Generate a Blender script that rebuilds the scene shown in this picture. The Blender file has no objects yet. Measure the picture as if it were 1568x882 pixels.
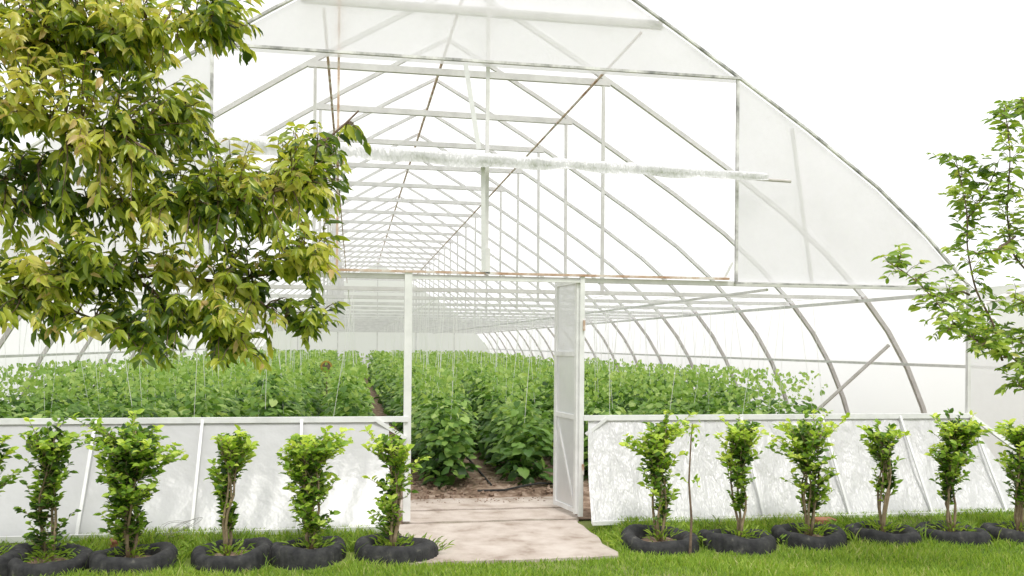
import bpy, math, random
import numpy as np
from mathutils import Vector, Matrix
random.seed(7); rng=np.random.default_rng(7)
S=bpy.context.scene; COL=S.collection
S.view_settings.view_transform='Standard'; S.view_settings.look='None'; S.view_settings.exposure=0

# ---------------------------------------------------------------- materials
def mat_new(n):
    m=bpy.data.materials.new(n); m.use_nodes=True
    nt=m.node_tree
    for x in list(nt.nodes): nt.nodes.remove(x)
    out=nt.nodes.new('ShaderNodeOutputMaterial')
    return m,nt,out
def N(nt,t,**kw):
    n=nt.nodes.new(t)
    for k,v in kw.items(): setattr(n,k,v)
    return n
def noise(nt,scale,detail=4,rough=.55,vec=None):
    tc=N(nt,'ShaderNodeTexCoord'); no=N(nt,'ShaderNodeTexNoise')
    no.inputs['Scale'].default_value=scale; no.inputs['Detail'].default_value=detail; no.inputs['Roughness'].default_value=rough
    if vec:
        mp=N(nt,'ShaderNodeMapping'); mp.inputs['Scale'].default_value=vec
        nt.links.new(tc.outputs['Object'],mp.inputs[0]); nt.links.new(mp.outputs[0],no.inputs['Vector'])
    else: nt.links.new(tc.outputs['Object'],no.inputs['Vector'])
    return no
def ramp(nt,stops):
    r=N(nt,'ShaderNodeValToRGB'); cr=r.color_ramp
    while len(cr.elements)<len(stops): cr.elements.new(.5)
    for e,(p,c) in zip(cr.elements,stops): e.position=p; e.color=(*c,1)
    return r
def surf_mat(name,stops,scale=3,rough=.7,bump=0,bscale=40,vec=None,spec=.3,metal=0,bvec=None,bdist=.02):
    m,nt,out=mat_new(name); b=N(nt,'ShaderNodeBsdfPrincipled')
    no=noise(nt,scale,6,.6,vec); r=ramp(nt,stops)
    nt.links.new(no.outputs[0],r.inputs[0]); nt.links.new(r.outputs[0],b.inputs['Base Color'])
    b.inputs['Roughness'].default_value=rough; b.inputs['Specular IOR Level'].default_value=spec; b.inputs['Metallic'].default_value=metal
    if bump:
        n2=noise(nt,bscale,5,.6,bvec); bp=N(nt,'ShaderNodeBump'); bp.inputs['Strength'].default_value=bump; bp.inputs['Distance'].default_value=bdist
        nt.links.new(n2.outputs[0],bp.inputs['Height']); nt.links.new(bp.outputs[0],b.inputs['Normal'])
    nt.links.new(b.outputs[0],out.inputs[0]); return m
def leaf_mat(name,stops,trans=.4,rough=.45,tint=(1.5,1.45,.8)):
    m,nt,out=mat_new(name)
    at=N(nt,'ShaderNodeAttribute'); at.attribute_name='shade'
    r=ramp(nt,stops); nt.links.new(at.outputs['Fac'],r.inputs[0])
    b=N(nt,'ShaderNodeBsdfPrincipled'); b.inputs['Roughness'].default_value=rough; b.inputs['Specular IOR Level'].default_value=.45
    t=N(nt,'ShaderNodeBsdfTranslucent'); mx=N(nt,'ShaderNodeMixShader'); mx.inputs[0].default_value=trans
    g=N(nt,'ShaderNodeMix'); g.data_type='RGBA'; g.blend_type='MULTIPLY'; g.inputs[0].default_value=1
    g.inputs[7].default_value=(*tint,1)
    nt.links.new(r.outputs[0],b.inputs['Base Color']); nt.links.new(r.outputs[0],g.inputs[6]); nt.links.new(g.outputs[2],t.inputs['Color'])
    nt.links.new(b.outputs[0],mx.inputs[1]); nt.links.new(t.outputs[0],mx.inputs[2]); nt.links.new(mx.outputs[0],out.inputs[0]); return m
def film_mat(name,opac,var=.12,scale=1.5,vec=None,bump=.0,bscale=6,col=(.9,.9,.9),bvec=None,tl=.6,bdist=.03):
    m,nt,out=mat_new(name)
    d=N(nt,'ShaderNodeBsdfPrincipled'); t=N(nt,'ShaderNodeBsdfTranslucent')
    d.inputs['Base Color'].default_value=(*col,1); d.inputs['Roughness'].default_value=.28; d.inputs['Specular IOR Level'].default_value=.5
    t.inputs['Color'].default_value=(.955,.94,.96,1)
    m1=N(nt,'ShaderNodeMixShader'); m1.inputs[0].default_value=tl
    nt.links.new(d.outputs[0],m1.inputs[1]); nt.links.new(t.outputs[0],m1.inputs[2])
    no=noise(nt,scale,5,.6,vec)
    if opac<1:
        tr=N(nt,'ShaderNodeBsdfTransparent'); mr=N(nt,'ShaderNodeMapRange')
        mr.inputs['From Min'].default_value=.3; mr.inputs['From Max'].default_value=.7
        mr.inputs['To Min'].default_value=opac-var; mr.inputs['To Max'].default_value=min(1,opac+var)
        nt.links.new(no.outputs[0],mr.inputs[0])
        m2=N(nt,'ShaderNodeMixShader'); nt.links.new(mr.outputs[0],m2.inputs[0]); nt.links.new(tr.outputs[0],m2.inputs[1]); nt.links.new(m1.outputs[0],m2.inputs[2])
        nt.links.new(m2.outputs[0],out.inputs[0])
    else:
        r=ramp(nt,[(.3,tuple(c*(1-var) for c in col)),(.7,col)]); nt.links.new(no.outputs[0],r.inputs[0]); nt.links.new(r.outputs[0],d.inputs['Base Color'])
        nt.links.new(m1.outputs[0],out.inputs[0])
    if bump:
        n2=noise(nt,bscale,4,.55,bvec); bp=N(nt,'ShaderNodeBump'); bp.inputs['Strength'].default_value=bump; bp.inputs['Distance'].default_value=bdist
        nt.links.new(n2.outputs[0],bp.inputs['Height']); nt.links.new(bp.outputs[0],d.inputs['Normal'])
    return m

M_frame=surf_mat('painted_steel',[(.3,(.62,.61,.61)),(.6,(.74,.73,.73)),(.8,(.80,.80,.80))],6,.5)
M_hoop=surf_mat('galvanised_hoop',[(.3,(.52,.49,.47)),(.7,(.66,.63,.61))],5,.55)
M_rust=surf_mat('rusty_steel',[(.35,(.40,.24,.15)),(.5,(.58,.44,.35)),(.62,(.72,.68,.65))],7,.7,vec=(1,1,1))
M_edge=surf_mat('weathered_edge_pipe',[(.36,(.24,.24,.24)),(.5,(.54,.53,.53)),(.62,(.76,.75,.75))],5,.6)
M_white=surf_mat('white_frame_paint',[(.3,(.68,.68,.68)),(.6,(.80,.80,.80))],6,.4)
M_string=surf_mat('twine',[(0,(.9,.9,.88)),(1,(.93,.93,.91))],3,.8)
M_roof=film_mat('greenhouse_film',.60,.12,.7)
M_side=film_mat('side_wall_film',1,.08,.7,tl=.70,col=(.78,.78,.79))
M_gable=film_mat('gable_film',.78,.09,1.2,bump=.3,bscale=3,tl=.74,col=(.85,.84,.87))
M_panelL=film_mat('kick_panel_film',1,.14,1.3,bump=.5,bscale=3,col=(.585,.59,.60),tl=.2)
M_panelR=film_mat('wrinkled_film',1,.08,2.2,bump=1.0,bscale=1.6,col=(.68,.68,.69),bvec=(4,1,1.6),tl=.18,bdist=.09)
M_door=film_mat('door_film',.9,.06,2,bump=.4,bscale=3,col=(.66,.67,.68),tl=.3)
M_roll=surf_mat('rolled_film',[(.3,(.60,.60,.61)),(.7,(.74,.74,.74))],4,.4,.3,6)
M_soil=surf_mat('soil',[(.3,(.12,.08,.055)),(.5,(.27,.19,.14)),(.7,(.46,.36,.29))],9,.95,.8,30,spec=.1)
M_conc=surf_mat('concrete',[(.32,(.33,.265,.22)),(.43,(.46,.39,.34)),(.58,(.55,.48,.43)),(.75,(.61,.55,.50))],3.2,.85,.5,38,spec=.2)
M_rubber=surf_mat('tire_rubber',[(.35,(.022,.022,.024)),(.6,(.05,.05,.05)),(.75,(.16,.15,.13))],12,.75,.3,60,spec=.25)
M_bark=surf_mat('bark',[(.3,(.10,.07,.05)),(.6,(.22,.15,.11)),(.8,(.32,.25,.2))],20,.85,.5,60)
M_stem=surf_mat('shrub_stem',[(.3,(.18,.13,.08)),(.7,(.36,.28,.18))],20,.8)
M_wire=surf_mat('steel_wire',[(.3,(.25,.24,.23)),(.7,(.4,.38,.36))],20,.5)
M_brick=surf_mat('brick',[(.3,(.30,.12,.07)),(.7,(.45,.22,.14))],14,.9,.4,50)
M_grey=surf_mat('grey_plastic',[(.3,(.38,.40,.42)),(.7,(.48,.50,.52))],3,.5)
M_grass=leaf_mat('grass_blades',[(0,(.09,.15,.025)),(.5,(.22,.36,.04)),(.85,(.38,.50,.08)),(1,(.54,.52,.24))],.4,.6)
M_ground=surf_mat('lawn_soil',[(.3,(.11,.16,.035)),(.48,(.17,.23,.05)),(.62,(.23,.26,.09)),(.74,(.30,.25,.16))],1.6,.95,.5,25,spec=.1)
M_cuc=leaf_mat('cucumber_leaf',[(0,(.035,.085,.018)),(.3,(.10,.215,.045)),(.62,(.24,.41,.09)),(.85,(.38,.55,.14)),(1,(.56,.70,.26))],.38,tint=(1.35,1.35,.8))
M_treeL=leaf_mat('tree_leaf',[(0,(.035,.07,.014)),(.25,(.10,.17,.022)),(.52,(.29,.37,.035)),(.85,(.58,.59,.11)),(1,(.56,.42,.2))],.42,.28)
M_treeR=leaf_mat('young_tree_leaf',[(0,(.07,.14,.02)),(.45,(.24,.37,.05)),(.85,(.48,.58,.13)),(1,(.56,.54,.17))],.42,.4)
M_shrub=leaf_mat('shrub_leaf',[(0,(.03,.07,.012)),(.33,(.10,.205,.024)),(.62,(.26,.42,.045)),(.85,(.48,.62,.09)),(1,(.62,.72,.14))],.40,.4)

# ---------------------------------------------------------------- mesh helpers
def empty(name,loc=(0,0,0)):
    o=bpy.data.objects.new(name,None); o.location=loc; o.empty_display_size=.3; COL.objects.link(o); return o
def np_mesh(name,V,F,mat,parent=None,shade=None,smooth=False):
    me=bpy.data.meshes.new(name); V=np.asarray(V,dtype=np.float32)
    me.vertices.add(len(V)); me.vertices.foreach_set('co',V.ravel())
    li=np.concatenate([f.ravel() for f in F]).astype(np.int32)
    st=[];o=0
    for f in F:
        m,k=f.shape; st.append(o+np.arange(m)*k); o+=m*k
    st=np.concatenate(st).astype(np.int32)
    me.loops.add(len(li)); me.loops.foreach_set('vertex_index',li)
    me.polygons.add(len(st)); me.polygons.foreach_set('loop_start',st)
    me.update(calc_edges=True); me.validate()
    if shade is not None:
        a=me.attributes.new('shade','FLOAT','POINT'); a.data.foreach_set('value',np.asarray(shade,dtype=np.float32))
    if smooth: me.polygons.foreach_set('use_smooth',np.ones(len(me.polygons),dtype=bool))
    me.materials.append(mat)
    ob=bpy.data.objects.new(name,me); COL.objects.link(ob)
    if parent: ob.parent=parent
    return ob
class MB:
    def __init__(s): s.v=[]; s.f=[]
    def box(s,c,sz,R=None):
        b=len(s.v)
        for dx in(-.5,.5):
            for dy in(-.5,.5):
                for dz in(-.5,.5):
                    p=Vector((dx*sz[0],dy*sz[1],dz*sz[2]))
                    if R: p=R@p
                    s.v.append((p.x+c[0],p.y+c[1],p.z+c[2]))
        for q in((0,1,3,2),(4,6,7,5),(0,4,5,1),(2,3,7,6),(0,2,6,4),(1,5,7,3)): s.f.append([b+i for i in q])
    def beam(s,p,q,w,d,up=(0,1,0)):
        p=Vector(p);q=Vector(q);a=(q-p).normalized();u=Vector(up); u=(u-a*u.dot(a)).normalized(); t=a.cross(u)
        b=len(s.v)
        for e in(p,q):
            for i,j in((-1,-1),(1,-1),(1,1),(-1,1)): s.v.append(tuple(e+t*(w/2*i)+u*(d/2*j)))
        for k in range(4): s.f.append([b+k,b+(k+1)%4,b+4+(k+1)%4,b+4+k])
        s.f.append([b+3,b+2,b+1,b]); s.f.append([b+4,b+5,b+6,b+7])
    def tube(s,pts,r,n=6):
        pts=[Vector(p) for p in pts]; rs=r if hasattr(r,'__len__') else [r]*len(pts)
        b=len(s.v); up=None
        for i,p in enumerate(pts):
            t=(pts[min(i+1,len(pts)-1)]-pts[max(i-1,0)])
            if t.length<1e-7: t=Vector((0,0,1))
            t.normalize()
            if up is None: up=Vector((0,1,0)) if abs(t.y)<.8 else Vector((0,0,1))
            x=(up-t*up.dot(t)); 
            if x.length<1e-4: x=Vector((1,0,0))-t*t.x
            x.normalize(); up=x; y=t.cross(x)
            for k in range(n):
                a=2*math.pi*(k+.5)/n; s.v.append(tuple(p+(x*math.cos(a)+y*math.sin(a))*rs[i]))
        for i in range(len(pts)-1):
            for k in range(n):
                s.f.append([b+i*n+k,b+i*n+(k+1)%n,b+(i+1)*n+(k+1)%n,b+(i+1)*n+k])
        s.f.append([b+k for k in range(n)][::-1]); s.f.append([b+(len(pts)-1)*n+k for k in range(n)])
    def poly(s,pts):
        b=len(s.v); s.v+= [tuple(p) for p in pts]; s.f.append(list(range(b,b+len(pts))))
    def obj(s,name,mat,parent=None,smooth=False):
        me=bpy.data.meshes.new(name); me.from_pydata(s.v,[],s.f); me.materials.append(mat)
        if smooth:
            for p in me.polygons: p.use_smooth=True
        o=bpy.data.objects.new(name,me); COL.objects.link(o)
        if parent: o.parent=parent
        return o
T_OV=(np.array([(0,0,0),(.3,.42,.10),(.3,-.42,.10),(.35,0,0),(.7,.33,.04),(.7,-.33,.04),(.7,0,-.05),(1,0,-.16)]),
      [np.array([(0,3,1),(0,2,3),(6,7,4),(6,5,7)]),np.array([(3,6,4,1),(3,2,5,6)])])
T_CU=(np.array([(.33,0,.06),(0,.08,0),(-.12,.34,-.08),(.12,.55,-.12),(.38,.50,-.06),(.6,.42,-.14),(1,0,-.25),(.6,-.42,-.14),(.38,-.50,-.06),(.12,-.55,-.12),(-.12,-.34,-.08),(0,-.08,0)]),
      [np.array([(0,i,i+1) for i in range(1,11)])])
def nrm(a): return a/np.maximum(np.linalg.norm(a,axis=1,keepdims=True),1e-6)
def leaves(name,P,D,Nn,L,W,shade,mat,parent,T=T_OV):
    P=np.asarray(P);D=nrm(np.asarray(D));Nn=np.asarray(Nn)
    Nn=nrm(Nn-D*(Nn*D).sum(1,keepdims=True)); Sd=np.cross(Nn,D)
    tv,tf=T; k=len(tv); n=len(P)
    L=np.asarray(L).reshape(-1,1,1); W=np.asarray(W).reshape(-1,1,1)
    V=P[:,None,:]+tv[None,:,0:1]*L*D[:,None,:]+tv[None,:,1:2]*W*Sd[:,None,:]+tv[None,:,2:3]*L*Nn[:,None,:]
    off=(np.arange(n)*k)[:,None,None]
    F=[(f[None]+off).reshape(-1,f.shape[1]) for f in tf]
    return np_mesh(name,V.reshape(-1,3),F,mat,parent,np.repeat(np.clip(shade,0,1),k))

# ---------------------------------------------------------------- world and sun
SUN_EL=math.radians(62); SUN_AZ=math.radians(172)
w=bpy.data.worlds.new("World"); S.world=w; w.use_nodes=True; nt=w.node_tree
for x in list(nt.nodes): nt.nodes.remove(x)
wo=N(nt,'ShaderNodeOutputWorld'); bg=N(nt,'ShaderNodeBackground'); sk=N(nt,'ShaderNodeTexSky'); sk.sky_type='NISHITA'; sk.sun_disc=False
sk.sun_elevation=SUN_EL; sk.sun_rotation=SUN_AZ; sk.dust_density=4
hs=N(nt,'ShaderNodeHueSaturation'); hs.inputs['Saturation'].default_value=.2; nt.links.new(sk.outputs[0],hs.inputs['Color'])
tc=N(nt,'ShaderNodeTexCoord'); no=N(nt,'ShaderNodeTexNoise'); no.inputs['Scale'].default_value=1.6; no.inputs['Detail'].default_value=5
nt.links.new(tc.outputs['Generated'],no.inputs['Vector'])
cr=ramp(nt,[(.3,(9.6,9.7,9.8)),(.7,(10.8,10.8,10.8))]); nt.links.new(no.outputs[0],cr.inputs[0])
mx=N(nt,'ShaderNodeMix'); mx.data_type='RGBA'; mx.inputs[0].default_value=.88
nt.links.new(hs.outputs[0],mx.inputs[6]); nt.links.new(cr.outputs[0],mx.inputs[7]); nt.links.new(mx.outputs[2],bg.inputs['Color'])
bg.inputs['Strength'].default_value=.14; nt.links.new(bg.outputs[0],wo.inputs[0])
ld=bpy.data.lights.new('sun','SUN'); ld.energy=2.1; ld.angle=math.radians(14); ld.color=(1,.97,.92)
lo=bpy.data.objects.new('sun',ld); COL.objects.link(lo)
sd=Vector((math.sin(SUN_AZ)*math.cos(SUN_EL),math.cos(SUN_AZ)*math.cos(SUN_EL),math.sin(SUN_EL)))
lo.rotation_euler=sd.to_track_quat('Z','Y').to_euler(); lo.location=sd*30

# ---------------------------------------------------------------- camera
cd=bpy.data.cameras.new('camera'); cam=bpy.data.objects.new('camera',cd); COL.objects.link(cam); S.camera=cam
cd.sensor_width=36; cd.lens=31.2; cd.shift_y=.056; cd.clip_end=2000; cd.clip_start=.05
cam.matrix_world=Matrix.Translation((0,-8.4,1.7))@Matrix.Rotation(math.radians(-10.2),4,'Z')@Matrix.Rotation(math.radians(90),4,'X')@Matrix.Rotation(math.radians(.5),4,'Z')

# ---------------------------------------------------------------- ground
def sstep(a,b,x): t=np.clip((x-a)/(b-a),0,1); return t*t*(3-2*t)
def gh(x,y):
    x=np.asarray(x,float); y=np.asarray(y,float)
    pm=1-sstep(.1,.4,x)*(1-sstep(2.15,2.5,x))
    m=.09*sstep(-1.0,-.6,y)*(1-sstep(-.3,0,y))*pm
    near=np.exp(-((x-1)**2/60+(y+1)**2/30))
    return m+near*(.012*np.sin(x*3.1)+.012*np.sin(y*4.3+x*1.7))*pm*(1-sstep(-.3,0,y))-.012
xs=np.unique(np.concatenate([np.linspace(-400,-12,14),np.linspace(-12,14,131),np.linspace(14,400,14)]))
ys=np.unique(np.concatenate([np.linspace(-400,-7,12),np.linspace(-7,1,81),np.linspace(1,40,14),np.linspace(40,500,12)]))
X,Y=np.meshgrid(xs,ys); Z=gh(X,Y); V=np.stack([X,Y,Z],-1).reshape(-1,3); nx=len(xs); ny=len(ys)
i,j=np.meshgrid(np.arange(nx-1),np.arange(ny-1)); a=(j*nx+i).ravel()
np_mesh('ground',V,[np.stack([a,a+1,a+nx+1,a+nx],1)],M_ground,smooth=True)
XC=1.26
xs=np.linspace(XC-6.2,XC+6.2,125); ys=np.concatenate([np.linspace(.02,6,61),np.linspace(6.4,37.9,60)])
X,Y=np.meshgrid(xs,ys)
Z=.004+.03*np.clip(np.sin(X*5.3+np.sin(Y*2.1))*.5+.5,0,1)*sstep(.9,1.6,Y)+rng.random(X.shape)*.035*sstep(.9,1.4,Y)
V=np.stack([X,Y,Z],-1).reshape(-1,3); nx=len(xs); ny=len(ys); i,j=np.meshgrid(np.arange(nx-1),np.arange(ny-1)); a=(j*nx+i).ravel()
np_mesh('soil_floor',V,[np.stack([a,a+1,a+nx+1,a+nx],1)],M_soil,smooth=True)
mb=MB()
for q in range(420):
    if q<300: x=random.uniform(.4,2.6); y=random.uniform(1.2,2.6); z=.04
    else: x=random.uniform(.55,2.1); y=random.uniform(.9,1.2); z=.026
    r=random.uniform(.01,.03) if q<300 else random.uniform(.004,.012)
    R=Matrix.Rotation(random.uniform(0,3),3,'Z')@Matrix.Rotation(random.uniform(0,3),3,'X'); mb.box((x,y,z+r*.3),(r*1.6,r*1.3,r),R)
mb.obj('soil_clods',M_soil)
mb=MB()
def slab(x0,x1,y0,y1,z):
    nxx,nyy=14,10; b=len(mb.v)
    for jj in range(nyy+1):
        for ii in range(nxx+1):
            x=x0+(x1-x0)*ii/nxx; y=y0+(y1-y0)*jj/nyy
            e=(ii in(0,nxx)) ; f=(jj in(0,nyy))
            x+= random.uniform(-.025,.025) if e else 0; y+= random.uniform(-.02,.02) if f else 0
            mb.v.append((x,y,z))
    for jj in range(nyy):
        for ii in range(nxx): k=b+jj*(nxx+1)+ii; mb.f.append([k,k+1,k+nxx+2,k+nxx+1])
    ring=[b+i for i in range(nxx+1)]+[b+jj*(nxx+1)+nxx for jj in range(1,nyy+1)]+[b+nyy*(nxx+1)+i for i in range(nxx-1,-1,-1)]+[b+jj*(nxx+1) for jj in range(nyy-1,0,-1)]
    lo_=len(mb.v)
    for r in ring: p=mb.v[r]; mb.v.append((p[0],p[1],p[2]-.08))
    n=len(ring)
    for k in range(n): mb.f.append([ring[k],lo_+k,lo_+(k+1)%n,ring[(k+1)%n]])
slab(.42,2.14,-1.52,-.03,.012); slab(.50,2.2,.0,.55,.022); slab(.46,2.2,.585,1.2,.03)
mb.obj('concrete_path',M_conc)

# ---------------------------------------------------------------- greenhouse
GH=empty('greenhouse',(0,0,0))
prof=[(0,5.92),(.7,5.53),(1.4,5.12),(2.0,4.75),(2.53,4.41),(3.3,3.91),(4.08,3.36),(4.65,2.87),(5.15,2.36),(5.5,1.92),(5.78,1.45),(6.0,.95),(6.16,.45),(6.28,0)]
full=[(-a,b) for a,b in prof[::-1]]+prof[1:]
def zat(o):
    o=abs(o)
    for (a,b),(c,d) in zip(prof,prof[1:]):
        if a<=o<=c: return b+(d-b)*(o-a)/(c-a)
    return 0
LEN=38.0
ys=[1.95+1.88*k for k in range(19)]
hoop=MB(); tr=MB(); thin=MB()
for y in ys:
    top=[(XC+a,y,b) for a,b in full if b>2.3]
    hoop.tube([(XC+a,y,b) for a,b in full if a<0 and b<2.4],.036,4)
    hoop.tube([(XC+a,y,b) for a,b in full if a>0 and b<2.4],.036,4)
    tr.tube(top,.036,4)
    jz=random.uniform(-.012,.012)
    tr.beam((XC-5.1,y,2.34+jz),(XC+5.1,y,2.34-jz),.045,.05)
    tr.beam((XC-1.78,y,4.88-jz),(XC+1.78,y,4.88+jz),.075,.05)
    for sx in(-1,1):
        thin.beam((XC+sx*1.70,y,2.36),(XC+sx*1.70+jz,y,4.85),.036,.036)
for sx in(-1,1):
    tr.beam((XC+sx*5.70,.05,1.5),(XC+sx*5.70,LEN-.05,1.5),.035,.035,(0,0,1))
    tr.beam((XC+sx*5.08,.05,2.30),(XC+sx*5.08,LEN-.05,2.30),.04,.04,(0,0,1))
    tr.beam((XC+sx*2.9,.05,2.29),(XC+sx*2.9,LEN-.05,2.29),.025,.025,(0,0,1))
hoop.tube([(XC+5.55,2.0,1.75),(XC+4.6,2.6,.62)],.025,5)
hoop.obj('side_hoops',M_hoop,GH); tr.obj('roof_trusses',M_frame,GH); thin.obj('truss_posts',M_frame,GH)
pipe=MB()
pipe.tube([(XC,1.9,5.84),(XC,LEN-.1,5.84)],.022,6)
pipe.tube([(XC+1.55,.1,4.83),(XC+1.55,LEN-.1,4.83)],.016,6)
pipe.tube([(XC-1.55,.1,4.83),(XC-1.55,LEN-.1,4.83)],.016,6)
pipe.beam((XC-5.1,-.03,2.385),(XC+2.45,-.03,2.385),.022,.03)
pipe.obj('rusty_pipes',M_rust,GH)
xo=[(a*1.008,b+.045 if b>.1 else b) for a,b in full]; yy=np.linspace(0,LEN,21)
def skin(name,sub,mat):
    V=np.array([(XC+a,y,b) for y in yy for a,b in sub]); n=len(sub)
    i,j=np.meshgrid(np.arange(n-1),np.arange(20)); a=(j*n+i).ravel()
    np_mesh(name,V,[np.stack([a,a+1,a+n+1,a+n],1)],mat,GH,smooth=True)
skin('roof_film',[p for p in xo if p[1]>2.38],M_roof)
skin('side_film_west',[p for p in xo if p[1]<2.42 and p[0]<0],M_side); skin('side_film_east',[p for p in xo if p[1]<2.42 and p[0]>0],M_side)
g=MB(); Y0=.0
top=[(XC+a,Y0,b-.02) for a,b in full if abs(a)<=2.53]
g.poly([(XC-2.53,Y0,4.36),(XC+2.53,Y0,4.36)]+top[::-1])
for sx in(-1,1):
    side=[(XC+sx*a,Y0,b-.02) for a,b in prof if 2.53<=a<=5.15]
    g.poly([(XC+sx*2.53,Y0,2.36)]+side)
    g.poly([(XC+sx*5.15,Y0,2.3),(XC+sx*5.15,Y0,0)]+[(XC+sx*a,Y0,b) for a,b in prof[::-1] if a>=5.15])
g.obj('gable_film',M_gable,GH)
g=MB(); g.poly([(XC+a,LEN,b) for a,b in full]); g.obj('rear_wall_film',M_side,GH)
b=MB()
for o in(-4,-2,0,2,4): b.beam((XC+o,LEN-.06,0),(XC+o,LEN-.06,zat(o)),.05,.05)
for z in(1.0,2.34,4.4): b.beam((XC-5,LEN-.12,z),(XC+5,LEN-.12,z),.05,.05) if z<4 else b.beam((XC-2.5,LEN-.12,z),(XC+2.5,LEN-.12,z),.05,.05)
b.obj('rear_wall_frame',M_frame,GH)
f=MB()
f.beam((XC-1.75,.05,4.90),(XC+1.75,.05,4.90),.075,.05)
f.beam((XC-5.15,0.02,2.34),(XC+5.2,0.02,2.34),.045,.05)
f.beam((XC,.04,2.37),(XC,.04,5.85),.035,.035)
f.beam((XC+5.15,-.02,1.0),(XC+5.15,-.02,2.34),.035,.04); f.beam((XC-5.15,-.02,1.0),(XC-5.15,-.02,2.34),.04,.04)
f.beam((XC+2.49,-.02,2.55),(XC+2.40,-.02,2.38),.02,.02); f.beam((XC+.0,-.02,2.62),(XC+.0,-.02,2.38),.05,.05)
for o in(-3.4,3.4): f.beam((XC+o,.06,2.36),(XC+o*.93,.06,zat(o*.93)-.05),.03,.03)
f.obj('gable_frame',M_frame,GH)
e=MB()
for sx in (-1,1):
    e.tube([(XC+sx*a,-.02,b+.01) for a,b in prof if a<=5.15],.02,6)
    e.beam((XC+sx*2.53,-.02,2.36),(XC+sx*2.53,-.02,4.42),.026,.03)
e.beam((XC-2.55,-.03,4.40),(XC+2.55,-.03,4.40),.024,.03)
e.beam((XC+2.5,-.045,2.345),(XC+5.15,-.045,2.345),.012,.02)
e.obj('gable_edge_pipes',M_edge,GH)
r2=MB(); r2.beam((-.147,.03,2.36),(-.147,.03,5.05),.022,.022)
r2.obj('gable_post',M_rust,GH)
# rolled curtain: crumpled roll plus a hanging fold of film
rc=[];rr=[]
for k in range(90):
    t=k/89; rc.append((-1.45+5.0*t,-.10+random.uniform(-.003,.003),3.51-.09*t+.006*math.sin(t*9)+random.uniform(-.002,.002))); rr.append(.070-.034*t+.006*math.sin(k*.55)+random.uniform(-.003,.003))
m=MB(); m.tube(rc,rr,12); m.obj('rolled_curtain',M_roll,GH,True)
m=MB(); m.tube([(-1.6,-.1,3.50),(4.33,-.1,3.375)],.016,8); m.obj('curtain_pole',M_hoop,GH)
V=[];F=[];na=160
for k in range(na+1):
    t=k/na; x=-1.3+5.35*t
    for q,(yo,zo) in enumerate(((0,.05),(-.05,.0),(-.035,-.06),(-.045,-.115-.014*math.sin(k*.3)-.012*math.sin(k*.11)))):
        V.append((x,-.15+yo+.010*math.sin(k*.33+q*.7+math.sin(k*.07)*2),3.50-.09*t+zo*(1-.45*t)))
for k in range(na):
    for q in range(3): F.append([k*4+q,k*4+q+1,k*4+q+5,k*4+q+4])
np_mesh('curtain_flap',np.array(V),[np.array(F)],M_panelR,GH,smooth=True)
m=MB(); m.beam((1.03,-.06,4.36),(1.16,-.10,3.55),.045,.006); m.beam((1.20,-.1,3.42),(1.22,-.06,2.40),.04,.006); m.obj('curtain_straps',M_roll,GH)
d=MB()
d.beam((.515,0,.04),(.515,0,2.40),.07,.07); d.beam((2.20,0.0,.04),(2.20,0,2.39),.045,.06)
d.beam((.55,-.005,2.33),(2.18,-.005,2.33),.03,.035)
d.obj('door_frame',M_white,GH)
dl=MB(); h0=Vector((2.165,.02,0)); dv=Vector((-.09,.52,0)); 
def dp(t,z): p=h0+dv*t; return (p.x,p.y,z)
dn=(.987,.16,0)
for t in(.02,.98): dl.beam(dp(t,.06),dp(t,2.36),.05,.035,dn)
for z in(.09,1.0,1.62,2.33): dl.beam(dp(.06,z),dp(.94,z),.045,.03,dn)
dl.beam(dp(.06,.12),dp(.94,.98),.025,.02,dn)
dl.obj('door_leaf_frame',M_white,GH)
m=MB(); m.poly([dp(0.02,.07),dp(.98,.07),dp(.98,2.34),dp(.02,2.34)]); o=m.obj('door_leaf_film',M_door,GH)
m=MB()
for z in(.5,1.9): m.tube([(2.215,-.04,z-.05),(2.215,-.04,z+.05)],.012,8)
m.obj('door_hinges',M_rust,GH)
def kick(name,x0t,x1t,x0b,x1b,mat,amp):
    na,nb=200,20; V=[]
    ph=[random.uniform(0,6) for _ in range(6)]
    for j in range(nb+1):
        s=j/nb
        for i in range(na+1):
            t=i/na; x=(x0t+(x1t-x0t)*t)*(1-s)+(x0b+(x1b-x0b)*t)*s
            sag=.05*math.sin(math.pi*s)
            wv=amp*math.sin(math.pi*min(1,s*1.2+.05))*(.5*math.sin(x*5+s*3+ph[0])+.35*math.sin(x*13-s*5+ph[1]+math.sin(x*2))+.3*math.sin(x*29+s*6+ph[2]+2*math.sin(x*1.3)))
            wv+=amp*.8*s*s*(1-s)*4*math.sin(x*22+s*9+ph[3]+3*math.sin(x*.9))
            V.append((x,-.02-.55*s+sag+wv,1.0-.92*s+wv*.6))
    V=np.array(V); i,j=np.meshgrid(np.arange(na),np.arange(nb)); a=(j*(na+1)+i).ravel()
    np_mesh(name,V,[np.stack([a,a+na+1,a+na+2,a+1],1)],mat,GH,smooth=True)
kick('kick_panel_film_west',-5.0,.34,-5.2,.36,M_panelL,.009)
kick('kick_panel_film_east',2.27,6.42,2.16,6.75,M_panelR,.028)
k=MB()
k.beam((-5.1,-.03,1.0),(.52,-.03,1.0),.05,.045); k.beam((2.22,-.03,1.0),(6.45,-.03,1.0),.05,.045)
for x in(-4.0,-3.2,-2.22,-1.32,-.45): k.beam((x,-.05,1.0),(x,-.60,.07),.025,.022)
for x in(3.84,4.72,5.6,6.42): k.beam((x,-.05,1.0),(x,-.60,.07),.022,.02)
k.beam((-5.2,-.60,.09),(.36,-.60,.09),.05,.03); k.beam((2.16,-.60,.09),(6.7,-.60,.09),.035,.03)
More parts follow.
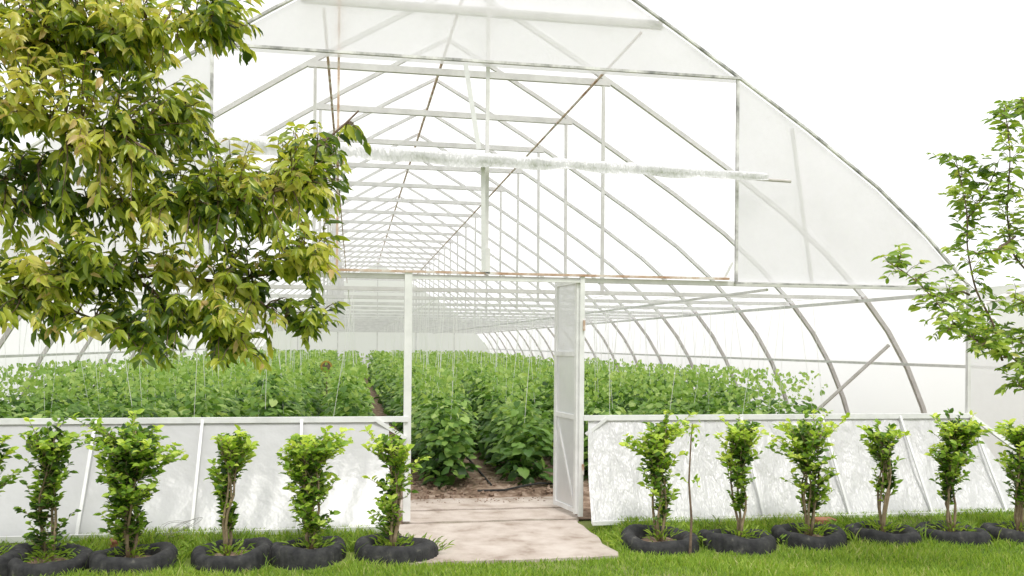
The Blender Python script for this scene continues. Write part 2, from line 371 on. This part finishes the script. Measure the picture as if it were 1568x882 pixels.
k.beam((.22,-.05,1.0),(.50,-.05,.82),.035,.03); k.beam((2.45,-.05,1.0),(2.24,-.05,.84),.03,.03)
k.beam((6.42,-.05,1.0),(7.2,-.5,.3),.04,.04)
k.obj('kick_panel_frame',M_white,GH)
rows=[-4.25,-3.35,-2.5,-1.7,-.95,-.05,1.12,2.12,3.05,3.95,4.85,5.75]
s=MB()
for x in rows:
    y=1.9
    while y<24:
        pr_=.85 if x!=-.05 else (.6 if y<8 else .2)
        if random.random()<pr_: s.tube([(x+random.uniform(-.18,.18),y,random.uniform(.7,1.0)),(x+random.uniform(-.1,.1),y+random.uniform(-.1,.1),2.32)],.0028 if y<12 else .0032,3)
        y+=.36 if y<12 else 1.1
    s.tube([(x,1.9,2.32),(x,LEN-1,2.32)],.004,4)
s.obj('trellis_strings',M_string,GH)

# ---------------------------------------------------------------- cucumber rows
for x0 in rows:
    P=[];D=[];Nn=[];L=[];sh=[]
    def seg(y0,y1,dens,size):
        n=int((y1-y0)*dens); y=rng.uniform(y0,y1,n)
        ph=np.floor(y/.45); 
        hump=1.12+.16*np.sin(ph*12.9898+x0*7)+.06*np.sin(ph*4.1)
        u=rng.random(n)**.75; z=.06+u*(hump-.06)
        wid=.34*np.sqrt(np.clip(1-((z-.5)/ .85)**2,.05,1))
        aa=rng.uniform(0,2*np.pi,n); rad=wid*np.sqrt(rng.random(n))*1.0
        yc=(ph+.5)*.45
        px=x0+np.cos(aa)*rad; py=yc+np.sin(aa)*rad*.8+ (y-yc)*.35
        py=np.maximum(py,y0-.05)
        d=np.stack([np.cos(aa)+rng.normal(0,.4,n),np.sin(aa)+rng.normal(0,.4,n),rng.normal(-.35,.3,n)],1)
        nn=np.stack([np.cos(aa)*.5,np.sin(aa)*.5,np.full(n,1.)],1)+rng.normal(0,.35,(n,3))
        P.append(np.stack([px,py,z],1));D.append(d);Nn.append(nn);L.append(size*rng.uniform(.5,1.15,n)*(1-.45*u))
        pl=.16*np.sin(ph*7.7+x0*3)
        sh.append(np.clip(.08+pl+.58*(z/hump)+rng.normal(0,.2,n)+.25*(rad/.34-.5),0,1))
        k=int((y1-y0)*dens*.2); y=rng.uniform(y0,y1,k); z=rng.uniform(1.0,1.38,k)
        P.append(np.stack([x0+rng.normal(0,.15,k),y,z],1)); D.append(np.stack([rng.normal(0,.5,k),rng.normal(0,.5,k),rng.uniform(.2,1,k)],1)); Nn.append(rng.normal(0,1,(k,3))+[0,0,.4]); L.append(size*.5*rng.uniform(.4,1,k)); sh.append(rng.uniform(.6,1,k))
    seg(1.75 if x0 in(1.12,) else (1.95 if abs(x0-2.12)<.1 else 2.0),7,540,.152); seg(7,16,240,.17); seg(16,36.5,100,.24)
    P=np.concatenate(P);L=np.concatenate(L)
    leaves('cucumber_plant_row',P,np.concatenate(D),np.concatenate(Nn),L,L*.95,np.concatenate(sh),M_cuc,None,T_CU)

SF=empty('sunflower',(-.5,9.5,0))
m=MB(); m.tube([(0,0,0),(.02,0,.6),(.0,0,1.18)],.012,6); m.obj('stalk',M_stem,SF)
m=MB(); m.tube([(0,.02,1.25),(0,-.03,1.25)],[.085,.075],14); m.obj('seed_head',M_bark,SF)
n=26; aa=np.linspace(0,2*np.pi,n,endpoint=False); P=np.stack([.075*np.cos(aa),-.01+0*aa,1.25+.075*np.sin(aa)],1)
M_petal=leaf_mat('petal',[(0,(.45,.26,.06)),(1,(.5,.33,.1))]); D=np.stack([np.cos(aa),0*aa-.2,np.sin(aa)],1)
leaves('petals',P,D,np.tile([0,-1.,0],(n,1)),np.full(n,.05),np.full(n,.03),rng.random(n),M_petal,SF)

# ---------------------------------------------------------------- tires
def tire(x,y,z,R=.32,seed=0):
    rnd=random.Random(seed); n=96
    pr=[(.185,.02),(.195,.09),(.215,.125),(.235,.133),(.25,.142),(.262,.140),(.285,.138),(.303,.122),(.316,.098),(.32,.06),(.32,.0),(.315,-.06)]
    V=[];F=[]
    for i in range(n):
        a=2*math.pi*i/n
        for k,(r,h) in enumerate(pr):
            rr=r*(R/.32)*(1+.03*math.sin(a*2+seed*2))
            if k in(8,9,10) and i%3==0: rr-=.012
            if k in(6,7) and i%3==0: h-=.006
            h2=h+.012*math.sin(a*2+seed)+.006*math.sin(a*5+seed)
            V.append((rr*math.cos(a),rr*math.sin(a),h2))
    K=len(pr)
    for i in range(n):
        for k in range(K-1): F.append([i*K+k,i*K+k+1,((i+1)%n)*K+k+1,((i+1)%n)*K+k])
    o=np_mesh('car_tire',np.array(V),[np.array(F)],M_rubber,smooth=False); o.location=(x,y,z); o.rotation_euler=(rnd.uniform(-.07,.07),rnd.uniform(-.07,.07),rnd.uniform(0,3))
    m=MB(); c=24
    m.v.append((0,0,.075))
    for q,(r,h) in enumerate(((.1,.07),(.19,.055),(.2,-.03))):
        for i in range(c): a=2*math.pi*i/c; m.v.append((r*math.cos(a),r*math.sin(a),h+rnd.uniform(-.012,.012)))
    for i in range(c): m.f.append([0,1+i,1+(i+1)%c])
    for q in range(2):
        for i in range(c): m.f.append([1+q*c+i,1+(q+1)*c+i,1+(q+1)*c+(i+1)%c,1+q*c+(i+1)%c])
    m.obj('planter_soil',M_soil,o,True)
YT=-1.2
# ---------------------------------------------------------------- shrubs
def shrub(x,y,top,cl,stems=3,lsz=.055,ns=1.0,seed=1,sprd=.05,bright=0):
    r=random.Random(seed); root=empty('shrub',(x,y,0)); mb=MB(); P=[];D=[];Nn=[];L=[];sh=[]
    def hw(z):
        if z<=cl[0][0]: return cl[0][1]
        for (a,b),(c,d) in zip(cl,cl[1:]):
            if a<=z<=c: return b+(d-b)*(z-a)/(c-a)
        return cl[-1][1]
    axes=[]
    for s in range(stems):
        a=r.uniform(0,6.28); off=r.uniform(.01,.03); pts=[];rad=[]
        ex=r.uniform(-1,1); ey=r.uniform(-1,1)
        for k in range(9):
            t=k/8; z=.06+(top*r.uniform(.93,.97)-.06)*t if k else .04
            wv=sprd*math.sin(math.pi*t*1.0)
            pts.append((off*math.cos(a)+wv*math.cos(a+t*3)+ex*hw(z)*.45*t*t+r.uniform(-.012,.012), off*math.sin(a)+wv*math.sin(a+t*3)+ey*hw(z)*.45*t*t,z)); rad.append(.014*(1-t*.75))
        mb.tube(pts,rad,6); axes.append(pts)
    z0,z1=cl[0][0],cl[-1][0]
    nsh=int(112*ns*(z1-z0)/.6)
    holes=[(r.uniform(z0,z1-.1),r.uniform(0,6.28)) for _ in range(6)]
    p1,p2=r.uniform(0,6),r.uniform(0,6)
    for q in range(nsh):
        z=z0+(z1-z0)*(r.random()**.85); ax=r.choice(axes); t=min(.999,max(0,(z-.06)/(top-.06)))*8; k=int(t)
        p=Vector(ax[k]).lerp(Vector(ax[min(8,k+1)]),t-k); 
        a=r.uniform(0,6.28)
        if any(abs(z-hz)<.07 and math.cos(a-ha)>.5 for hz,ha in holes): continue
        w=hw(z)*r.uniform(.3,1.12)*(1+.28*math.sin(z*19+a+p1)); up=r.uniform(.02,.14)
        zt=z+up; tall=False
        if r.random()<.10: zt+=.10; w*=1.1; tall=True
        tgt=Vector((math.cos(a)*w+.03*math.sin(z*8+p2),math.sin(a)*w,min(zt,top+.08 if tall else top*r.uniform(.93,1.0))))
        mid=p.lerp(tgt,.5)+Vector((0,0,-.015)); mb.tube([p,mid,tgt],[.004,.003,.0015],4)
        d=(tgt-p); ln=d.length; m=max(4,int(ln/.020))
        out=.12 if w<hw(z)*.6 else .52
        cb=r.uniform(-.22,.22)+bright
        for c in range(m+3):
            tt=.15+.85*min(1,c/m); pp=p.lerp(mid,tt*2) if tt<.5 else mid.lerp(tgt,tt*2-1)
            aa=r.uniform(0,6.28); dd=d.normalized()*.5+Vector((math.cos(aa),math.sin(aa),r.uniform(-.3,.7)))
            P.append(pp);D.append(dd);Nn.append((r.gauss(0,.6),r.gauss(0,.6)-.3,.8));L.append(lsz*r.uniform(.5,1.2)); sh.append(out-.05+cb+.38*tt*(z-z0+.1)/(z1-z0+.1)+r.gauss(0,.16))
    mb.obj('stems',M_stem,root,True)
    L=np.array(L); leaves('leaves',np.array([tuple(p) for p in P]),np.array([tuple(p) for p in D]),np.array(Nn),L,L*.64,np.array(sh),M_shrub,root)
spec=[(-2.68,1.0,[(.3,.12),(.7,.2),(.95,.12)],3,1,.8,0),
 (-2.27,1.02,[(.10,.18),(.35,.12),(.6,.13),(.85,.19),(.98,.18)],3,2,1.1,-.08),
 (-1.65,1.06,[(.12,.10),(.4,.19),(.75,.26),(.92,.28),(1.0,.22)],4,3,2.1,-.1),
 (-.93,1.0,[(.2,.04),(.42,.07),(.7,.13),(.88,.16),(.95,.14)],4,4,1.0,0),
 (-.31,.95,[(.12,.10),(.4,.17),(.7,.22),(.85,.23),(.92,.2)],4,5,1.8,.05),
 (.33,.96,[(.12,.11),(.4,.15),(.7,.18),(.9,.16)],4,6,.85,.06),
 (2.60,1.06,[(.17,.06),(.5,.15),(.8,.22),(1.0,.19)],4,7,1.35,.06),
 (3.31,1.04,[(.28,.05),(.55,.11),(.85,.2),(1.0,.18)],3,8,1.15,.1),
 (3.98,1.04,[(.2,.11),(.5,.2),(.8,.25),(.97,.24)],6,9,1.15,.05),
 (4.66,1.0,[(.34,.07),(.6,.14),(.95,.18)],5,10,1.1,0),
 (5.36,1.04,[(.3,.08),(.6,.16),(.9,.19),(1.0,.15)],3,11,1.6,-.04),
 (6.02,1.0,[(.25,.10),(.65,.2),(.95,.16)],4,12,1.5,0)]
for (x,tp,cl,st,sd_,ns,br_) in spec:
    yy=YT+random.uniform(-.06,.06); g0=float(gh(x,yy)); tire(x+random.uniform(-.04,.04),yy,g0-(.012 if x<1 else .028),R=.32*random.uniform(.96,1.05),seed=sd_)
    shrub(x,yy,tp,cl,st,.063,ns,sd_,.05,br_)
r=empty('sapling',(2.72,-1.55,0)); m=MB(); m.tube([(0,0,0),(.01,0,.3),(-.015,0,.6),(.0,.0,.95),(.01,0,1.08)],[.012,.01,.008,.006,.003],7); m.obj('stem',M_bark,r)
P=rng.normal(0,1,(34,3))*[.04,.04,.06]+[0,0,1.02]; P2=rng.normal(0,1,(14,3))*[.05,.05,.03]+[.03,0,.6]; P=np.concatenate([P,P2]); n=len(P)
leaves('leaves',P,rng.normal(0,1,(n,3)),rng.normal(0,.5,(n,3))+[0,0,1],rng.uniform(.035,.055,n),rng.uniform(.02,.035,n),rng.uniform(.4,1,n),M_shrub,r)

# ---------------------------------------------------------------- trees
def curve_pts(pts,step=.06,jit=.01,r=random):
    out=[]
    for a,b in zip(pts,pts[1:]):
        a=Vector(a);b=Vector(b); n=max(2,int((b-a).length/step))
        for k in range(n): out.append(a.lerp(b,k/n)+Vector((r.gauss(0,jit),r.gauss(0,jit),r.gauss(0,jit))))
    out.append(Vector(pts[-1])); 
    for _ in range(3): out=[out[0]]+[(out[i-1]+out[i]*2+out[i+1])/4 for i in range(1,len(out)-1)]+[out[-1]]
    return out
class Tree:
    def __init__(s,seed): s.r=random.Random(seed); s.mb=MB(); s.P=[];s.D=[];s.N=[];s.L=[];s.sh=[]; s.sk=[]
    def limb(s,pts,r0,r1,n=8):
        c=curve_pts(pts,.07,.02,s.r); m=len(c); s.mb.tube(c,[r0+(r1-r0)*(i/(m-1)) for i in range(m)],n); s.sk+=c; return c
    def twig(s,p,q,lsz,droop,base,spacing=.024,r0=.004,red=.12):
        r=s.r; p=Vector(p);q=Vector(q); ln=(q-p).length
        mid=p.lerp(q,.5)+Vector((r.gauss(0,.02),r.gauss(0,.02),.05*ln+r.gauss(0,.015)))
        c=[p,p.lerp(mid,.5)+Vector((0,0,.01)),mid,mid.lerp(q,.5)+Vector((0,0,.008)),q]
        s.mb.tube(c,[r0,r0*.85,r0*.7,r0*.5,r0*.3],5)
        d=(q-p).normalized(); n=max(5,int(min(ln,.36)/spacing)); t0=max(0,1-.38/max(ln,.01))
        for k in range(n+3):
            t=t0+(1-t0)*min(1,(k+r.random()*.4)/n); pp=p.lerp(mid,t*2) if t<.5 else mid.lerp(q,t*2-1)
            sd=Vector((-d.y,d.x,0)); 
            if sd.length<.1: sd=Vector((1,0,0))
            sd.normalize(); sg=1 if k%2 else -1
            dd=d*.55+sd*sg*r.uniform(.2,.9)+Vector((r.gauss(0,.25),r.gauss(0,.25),-droop*r.uniform(.2,1.5)))
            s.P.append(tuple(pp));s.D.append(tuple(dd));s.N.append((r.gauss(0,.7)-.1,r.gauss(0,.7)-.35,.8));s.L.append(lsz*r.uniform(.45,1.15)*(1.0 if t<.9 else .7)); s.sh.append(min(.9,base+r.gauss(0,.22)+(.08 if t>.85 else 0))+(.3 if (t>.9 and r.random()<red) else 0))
    def done(s,name,mat,wr):
        root=empty(name,(0,0,0)); s.mb.obj('trunk_and_branches',M_bark,root,True)
        L=np.array(s.L); leaves('leaves',np.array(s.P),np.array(s.D),np.array(s.N),L,L*wr,np.array(s.sh),mat,root); return root
t=Tree(3); Yt=-4.2
t.limb([(-3.1,-4.7,-.05),(-3.02,-4.65,.8),(-2.9,-4.55,1.5)],.13,.10,12)
F0=(-2.9,-4.55,1.5)
limbs=[[F0,(-2.4,-4.4,2.0),(-1.7,-4.1,2.3),(-1.0,-4.0,2.38),(-.45,-4.1,2.45),(-.15,-4.15,2.62),(.02,-4.15,2.80)],
 [F0,(-2.3,-4.3,1.75),(-1.6,-4.1,1.95),(-1.0,-4.05,2.02),(-.55,-4.1,1.98),(-.2,-4.2,2.08)],
 [(-1.7,-4.1,2.3),(-1.2,-4.2,2.6),(-.8,-4.1,2.75)],
 [F0,(-2.5,-4.5,2.6),(-1.9,-4.3,2.9),(-1.2,-4.1,3.05),(-.65,-4.2,3.15)],
 [(-1.9,-4.3,2.9),(-1.5,-4.2,2.7),(-1.0,-4.3,2.6)],
 [(-1.0,-4.0,2.38),(-.6,-4.3,2.3),(-.2,-4.3,2.42)],
 [(-1.0,-4.05,2.02),(-.8,-4.1,1.85),(-.55,-4.1,1.70)],
 [(-1.6,-4.1,1.95),(-1.3,-4.1,1.85),(-1.0,-4.1,1.75)],
 [(-.55,-4.1,1.98),(-.4,-4.15,1.86),(-.22,-4.15,1.76)],
 [F0,(-2.8,-4.6,2.5),(-2.4,-4.5,3.2),(-1.8,-4.4,3.7)],
 [F0,(-3.3,-4.6,2.3),(-3.5,-4.6,3.0)],[F0,(-2.8,-4.9,2.2),(-2.4,-5.0,2.8)]]
for i,l in enumerate(limbs): t.limb(l,.032 if l[0]==F0 else .011,.004)
blobs=[(-1.15,3.08,.50,.32,180),(-.62,3.18,.20,.14,44),(-1.25,2.62,.56,.34,175),(-.78,2.74,.19,.18,44),(-.2,2.62,.16,.11,24),(-.03,2.76,.05,.05,3),(-.45,2.38,.36,.17,70),(-.14,2.44,.14,.17,32),
 (-.95,2.20,.62,.27,195),(-.20,2.12,.18,.17,42),(-.55,1.88,.30,.16,66),(-1.31,1.92,.30,.20,75),(-.95,1.80,.27,.12,50),(-.18,1.84,.13,.10,16),(-.50,1.65,.18,.07,20),(-.85,1.66,.15,.06,10),(-.70,2.50,.3,.17,60),
 (-2.3,2.7,.8,.6,90),(-1.6,3.65,.8,.35,60),(-3.2,3.0,.6,.6,50)]
sk=t.sk[:]
for (bx,bz,rx,rz,cnt) in blobs:
    for _ in range(cnt):
        while True:
            a,b,c=[t.r.uniform(-1,1) for _ in range(3)]
            if a*a+b*b+c*c<1: break
        q=Vector((bx+a*rx,Yt+b*.42,bz+c*rz))
        p=min(sk,key=lambda s:(s-q).length+(.15 if s.x>q.x else 0)); v=q-p
        if v.length<.08: q=p+Vector((.1,t.r.uniform(-.1,.1),t.r.uniform(-.1,.1)))
        elif v.length>.5: p=q-v*(.5/v.length)+Vector((0,0,.02))
        clump=.16*math.sin(q.x*9+q.z*7)+.14*math.sin(q.y*11+q.x*4)
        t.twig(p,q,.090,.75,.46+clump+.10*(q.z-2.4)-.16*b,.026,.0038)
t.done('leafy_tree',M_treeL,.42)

t=Tree(5); Yr=-2.9
tk=[(4.98,Yr,-.05),(4.96,Yr,.8),(4.93,Yr,1.45),(4.92,Yr,2.2),(4.85,Yr,3.0),(4.86,Yr,3.7)]
t.limb(tk,.03,.008,10)
br=[[(4.93,Yr,1.35),(4.46,Yr-.05,1.66),(4.0,Yr-.1,1.88),(3.8,Yr-.1,2.12),(3.52,Yr-.1,2.28)],
 [(4.46,Yr-.05,1.66),(4.33,Yr+.1,2.10),(4.27,Yr+.1,2.6),(4.17,Yr+.1,3.05)],
 [(4.92,Yr,2.0),(4.55,Yr+.05,2.4),(4.53,Yr,2.95),(4.47,Yr,3.38)],
 [(4.9,Yr,1.42),(4.6,Yr-.1,1.42),(4.46,Yr-.15,1.46)],
 [(4.0,Yr-.1,1.88),(3.9,Yr-.2,1.82)],
 [(4.46,Yr,1.66),(4.3,Yr-.2,1.75),(4.1,Yr-.25,1.72)],
 [(4.53,Yr,2.5),(4.38,Yr-.1,2.4),(4.2,Yr-.1,2.35)],
 [(4.85,Yr,3.0),(4.7,Yr-.1,3.2),(4.62,Yr,3.45)],
 [(4.33,Yr+.1,2.1),(4.15,Yr+.05,2.12),(4.0,Yr,2.02)],
 [(4.27,Yr+.1,2.6),(4.4,Yr+.05,2.85),(4.42,Yr,3.0)],
 [(4.92,Yr,1.8),(4.6,Yr-.2,2.0),(4.4,Yr-.2,2.05)],[(4.92,Yr,2.2),(4.68,Yr-.2,2.6),(4.62,Yr-.2,2.9)],
 [(4.92,Yr,1.6),(4.65,Yr+.2,1.8),(4.5,Yr+.2,1.85)],
 [(4.92,Yr,2.2),(5.2,Yr,2.6),(5.3,Yr,3.1)],[(4.92,Yr,1.8),(5.3,Yr,2.0),(5.6,Yr,2.3)]]
for l in br:
    c=t.limb(l,.009,.003,6)
    for i in range(1,len(c)):
        for rep in range(4):
            if t.r.random()<(.8 if i>len(c)*.2 else .35):
                a=t.r.uniform(0,6.28); ln=t.r.uniform(.06,.2); q=c[i]+Vector((math.cos(a)*ln,math.sin(a)*ln,t.r.uniform(-.04,.13)))
                t.twig(c[i],q,.088,.3,.52+.14*math.sin(i*.9)-.06*rep,.032,.0025)
t.done('young_tree',M_treeR,.5)

# ---------------------------------------------------------------- grass
n=190000
x=rng.uniform(-5.5,9,n); y=rng.uniform(-3.0,-.45,n)
keep=~((x>.40)&(x<2.16)&(y>-1.54))
pat=.5+.5*np.sin(x*2.3+1.3*np.sin(y*3))*np.sin(y*3.7+x)
keep&=(rng.random(n)<.45+.6*np.clip(pat+.2,0,1))
for sp in spec: keep&=((x-sp[0])**2+(y-YT)**2>.34**2)
x=x[keep];y=y[keep];pat=pat[keep];n=len(x)
tall=np.zeros(n)
for sp in spec: tall+=np.exp(-(((x-sp[0])**2+(y-YT)**2)**.5-.38)**2/.003)*(rng.random(n)<.2)*(y>YT-.2)
h=rng.uniform(.02,.06,n)*(1+2.0*np.clip(tall,0,1))*(.7+.6*np.clip(pat,0,1)); a=rng.uniform(0,2*np.pi,n); wd=rng.uniform(.002,.005,n)
ln=rng.uniform(.2,1.0,n)*h; la=rng.uniform(0,2*np.pi,n); z=gh(x,y)
dx=np.cos(a)*wd; dy=np.sin(a)*wd; lx=np.cos(la)*ln; ly=np.sin(la)*ln
V=np.stack([np.stack([x-dx,y-dy,z],1),np.stack([x+dx,y+dy,z],1),np.stack([x+dx*.8+lx*.35,y+dy*.8+ly*.35,z+h*.6],1),np.stack([x-dx*.8+lx*.35,y-dy*.8+ly*.35,z+h*.6],1),np.stack([x+lx,y+ly,z+h],1)],1)
o=(np.arange(n)*5)[:,None]
sh=np.clip(.56+.3*(pat-.5)+rng.normal(0,.2,n),0,1)
np_mesh('grass',V.reshape(-1,3),[o+np.array([[0,1,2,3]]),o+np.array([[3,2,4]])],M_grass,None,np.repeat(sh,5))
n=2200; k=rng.integers(0,len(spec),n); cx=np.array([s_[0] for s_ in spec])[k]; aa=rng.uniform(0,2*np.pi,n); ins=rng.random(n)<.45; aa=np.where(ins,aa,rng.uniform(-.3,3.44,n)); rr=np.where(ins,rng.uniform(0,.17,n),rng.uniform(.33,.45,n))
x=cx+rr*np.cos(aa); y=YT+rr*np.sin(aa); 
leaves('weeds',np.stack([x,y,gh(x,y)+np.where(ins,.07,.02)+rng.uniform(0,.06,n)],1),np.stack([np.cos(aa),np.sin(aa),rng.uniform(.1,1.5,n)],1),rng.normal(0,.5,(n,3))+[0,0,1],rng.uniform(.03,.10,n),rng.uniform(.008,.024,n),rng.uniform(.1,.8,n),M_grass,None)

# ---------------------------------------------------------------- small things
def brick(x,y,rz):
    m=MB(); m.box((0,0,0),(.22,.105,.062)); o=m.obj('brick',M_brick); o.location=(x,y,float(gh(x,y))+.03); o.rotation_euler=(.08,.05,rz)
    bv=o.modifiers.new('b','BEVEL'); bv.width=.006; bv.segments=2
brick(-1.80,-.78,.4); brick(4.35,-.75,.2)
m=MB()
for q in range(3):
    pts=[]; 
    for k in range(22):
        a=k*.5+q*1.3; pts.append((-1.42+.14*math.cos(a)*(1-k*.02)+.05*q,-.74+.04*math.sin(a*1.3+q),.17+.06*math.sin(a+q)+.015*q))
    m.tube(pts,.0016,4)
m.obj('wire_tangle',M_wire)
m=MB(); m.tube([(1.4,1.5,.06),(1.7,1.45,.07),(1.95,1.75,.06),(2.2,1.9,.07),(2.6,1.8,.06)],.012,6); m.tube([(1.62,1.9,.06),(1.66,4,.06),(1.7,9,.06)],.012,6); m.obj('irrigation_hose',M_rubber)
m=MB(); m.box((0,0,.35),(.9,.7,.7)); m.box((0,0,.73),(.96,.76,.05)); 
for xx in(-.3,0,.3): m.box((xx,-.36,.35),(.04,.03,.6))
o=m.obj('storage_bin',M_grey); o.location=(9.0,3.2,0)
PT=empty('polytunnel',(0,0,0)); m=MB(); V=[];n=17
ysn=np.linspace(6,60,18)
for y in ysn:
    arc=[(14+5*math.cos(math.pi*k/(n-1)),y,3.0*math.sin(math.pi*k/(n-1))) for k in range(n)]
    m.tube(arc,.03,5); V+=[(p[0]+(p[0]-14)*.012,p[1],p[2]*1.02) for p in arc]
m.obj('hoops',M_hoop,PT)
i,j=np.meshgrid(np.arange(n-1),np.arange(17)); a=(j*n+i).ravel(); np_mesh('film',np.array(V),[np.stack([a,a+1,a+n+1,a+n],1)],M_side,PT,smooth=True)
m=MB(); m.poly([(14+5*math.cos(math.pi*k/(n-1)),5.97,3.0*math.sin(math.pi*k/(n-1))) for k in range(n)]); m.obj('front_film',M_side,PT)
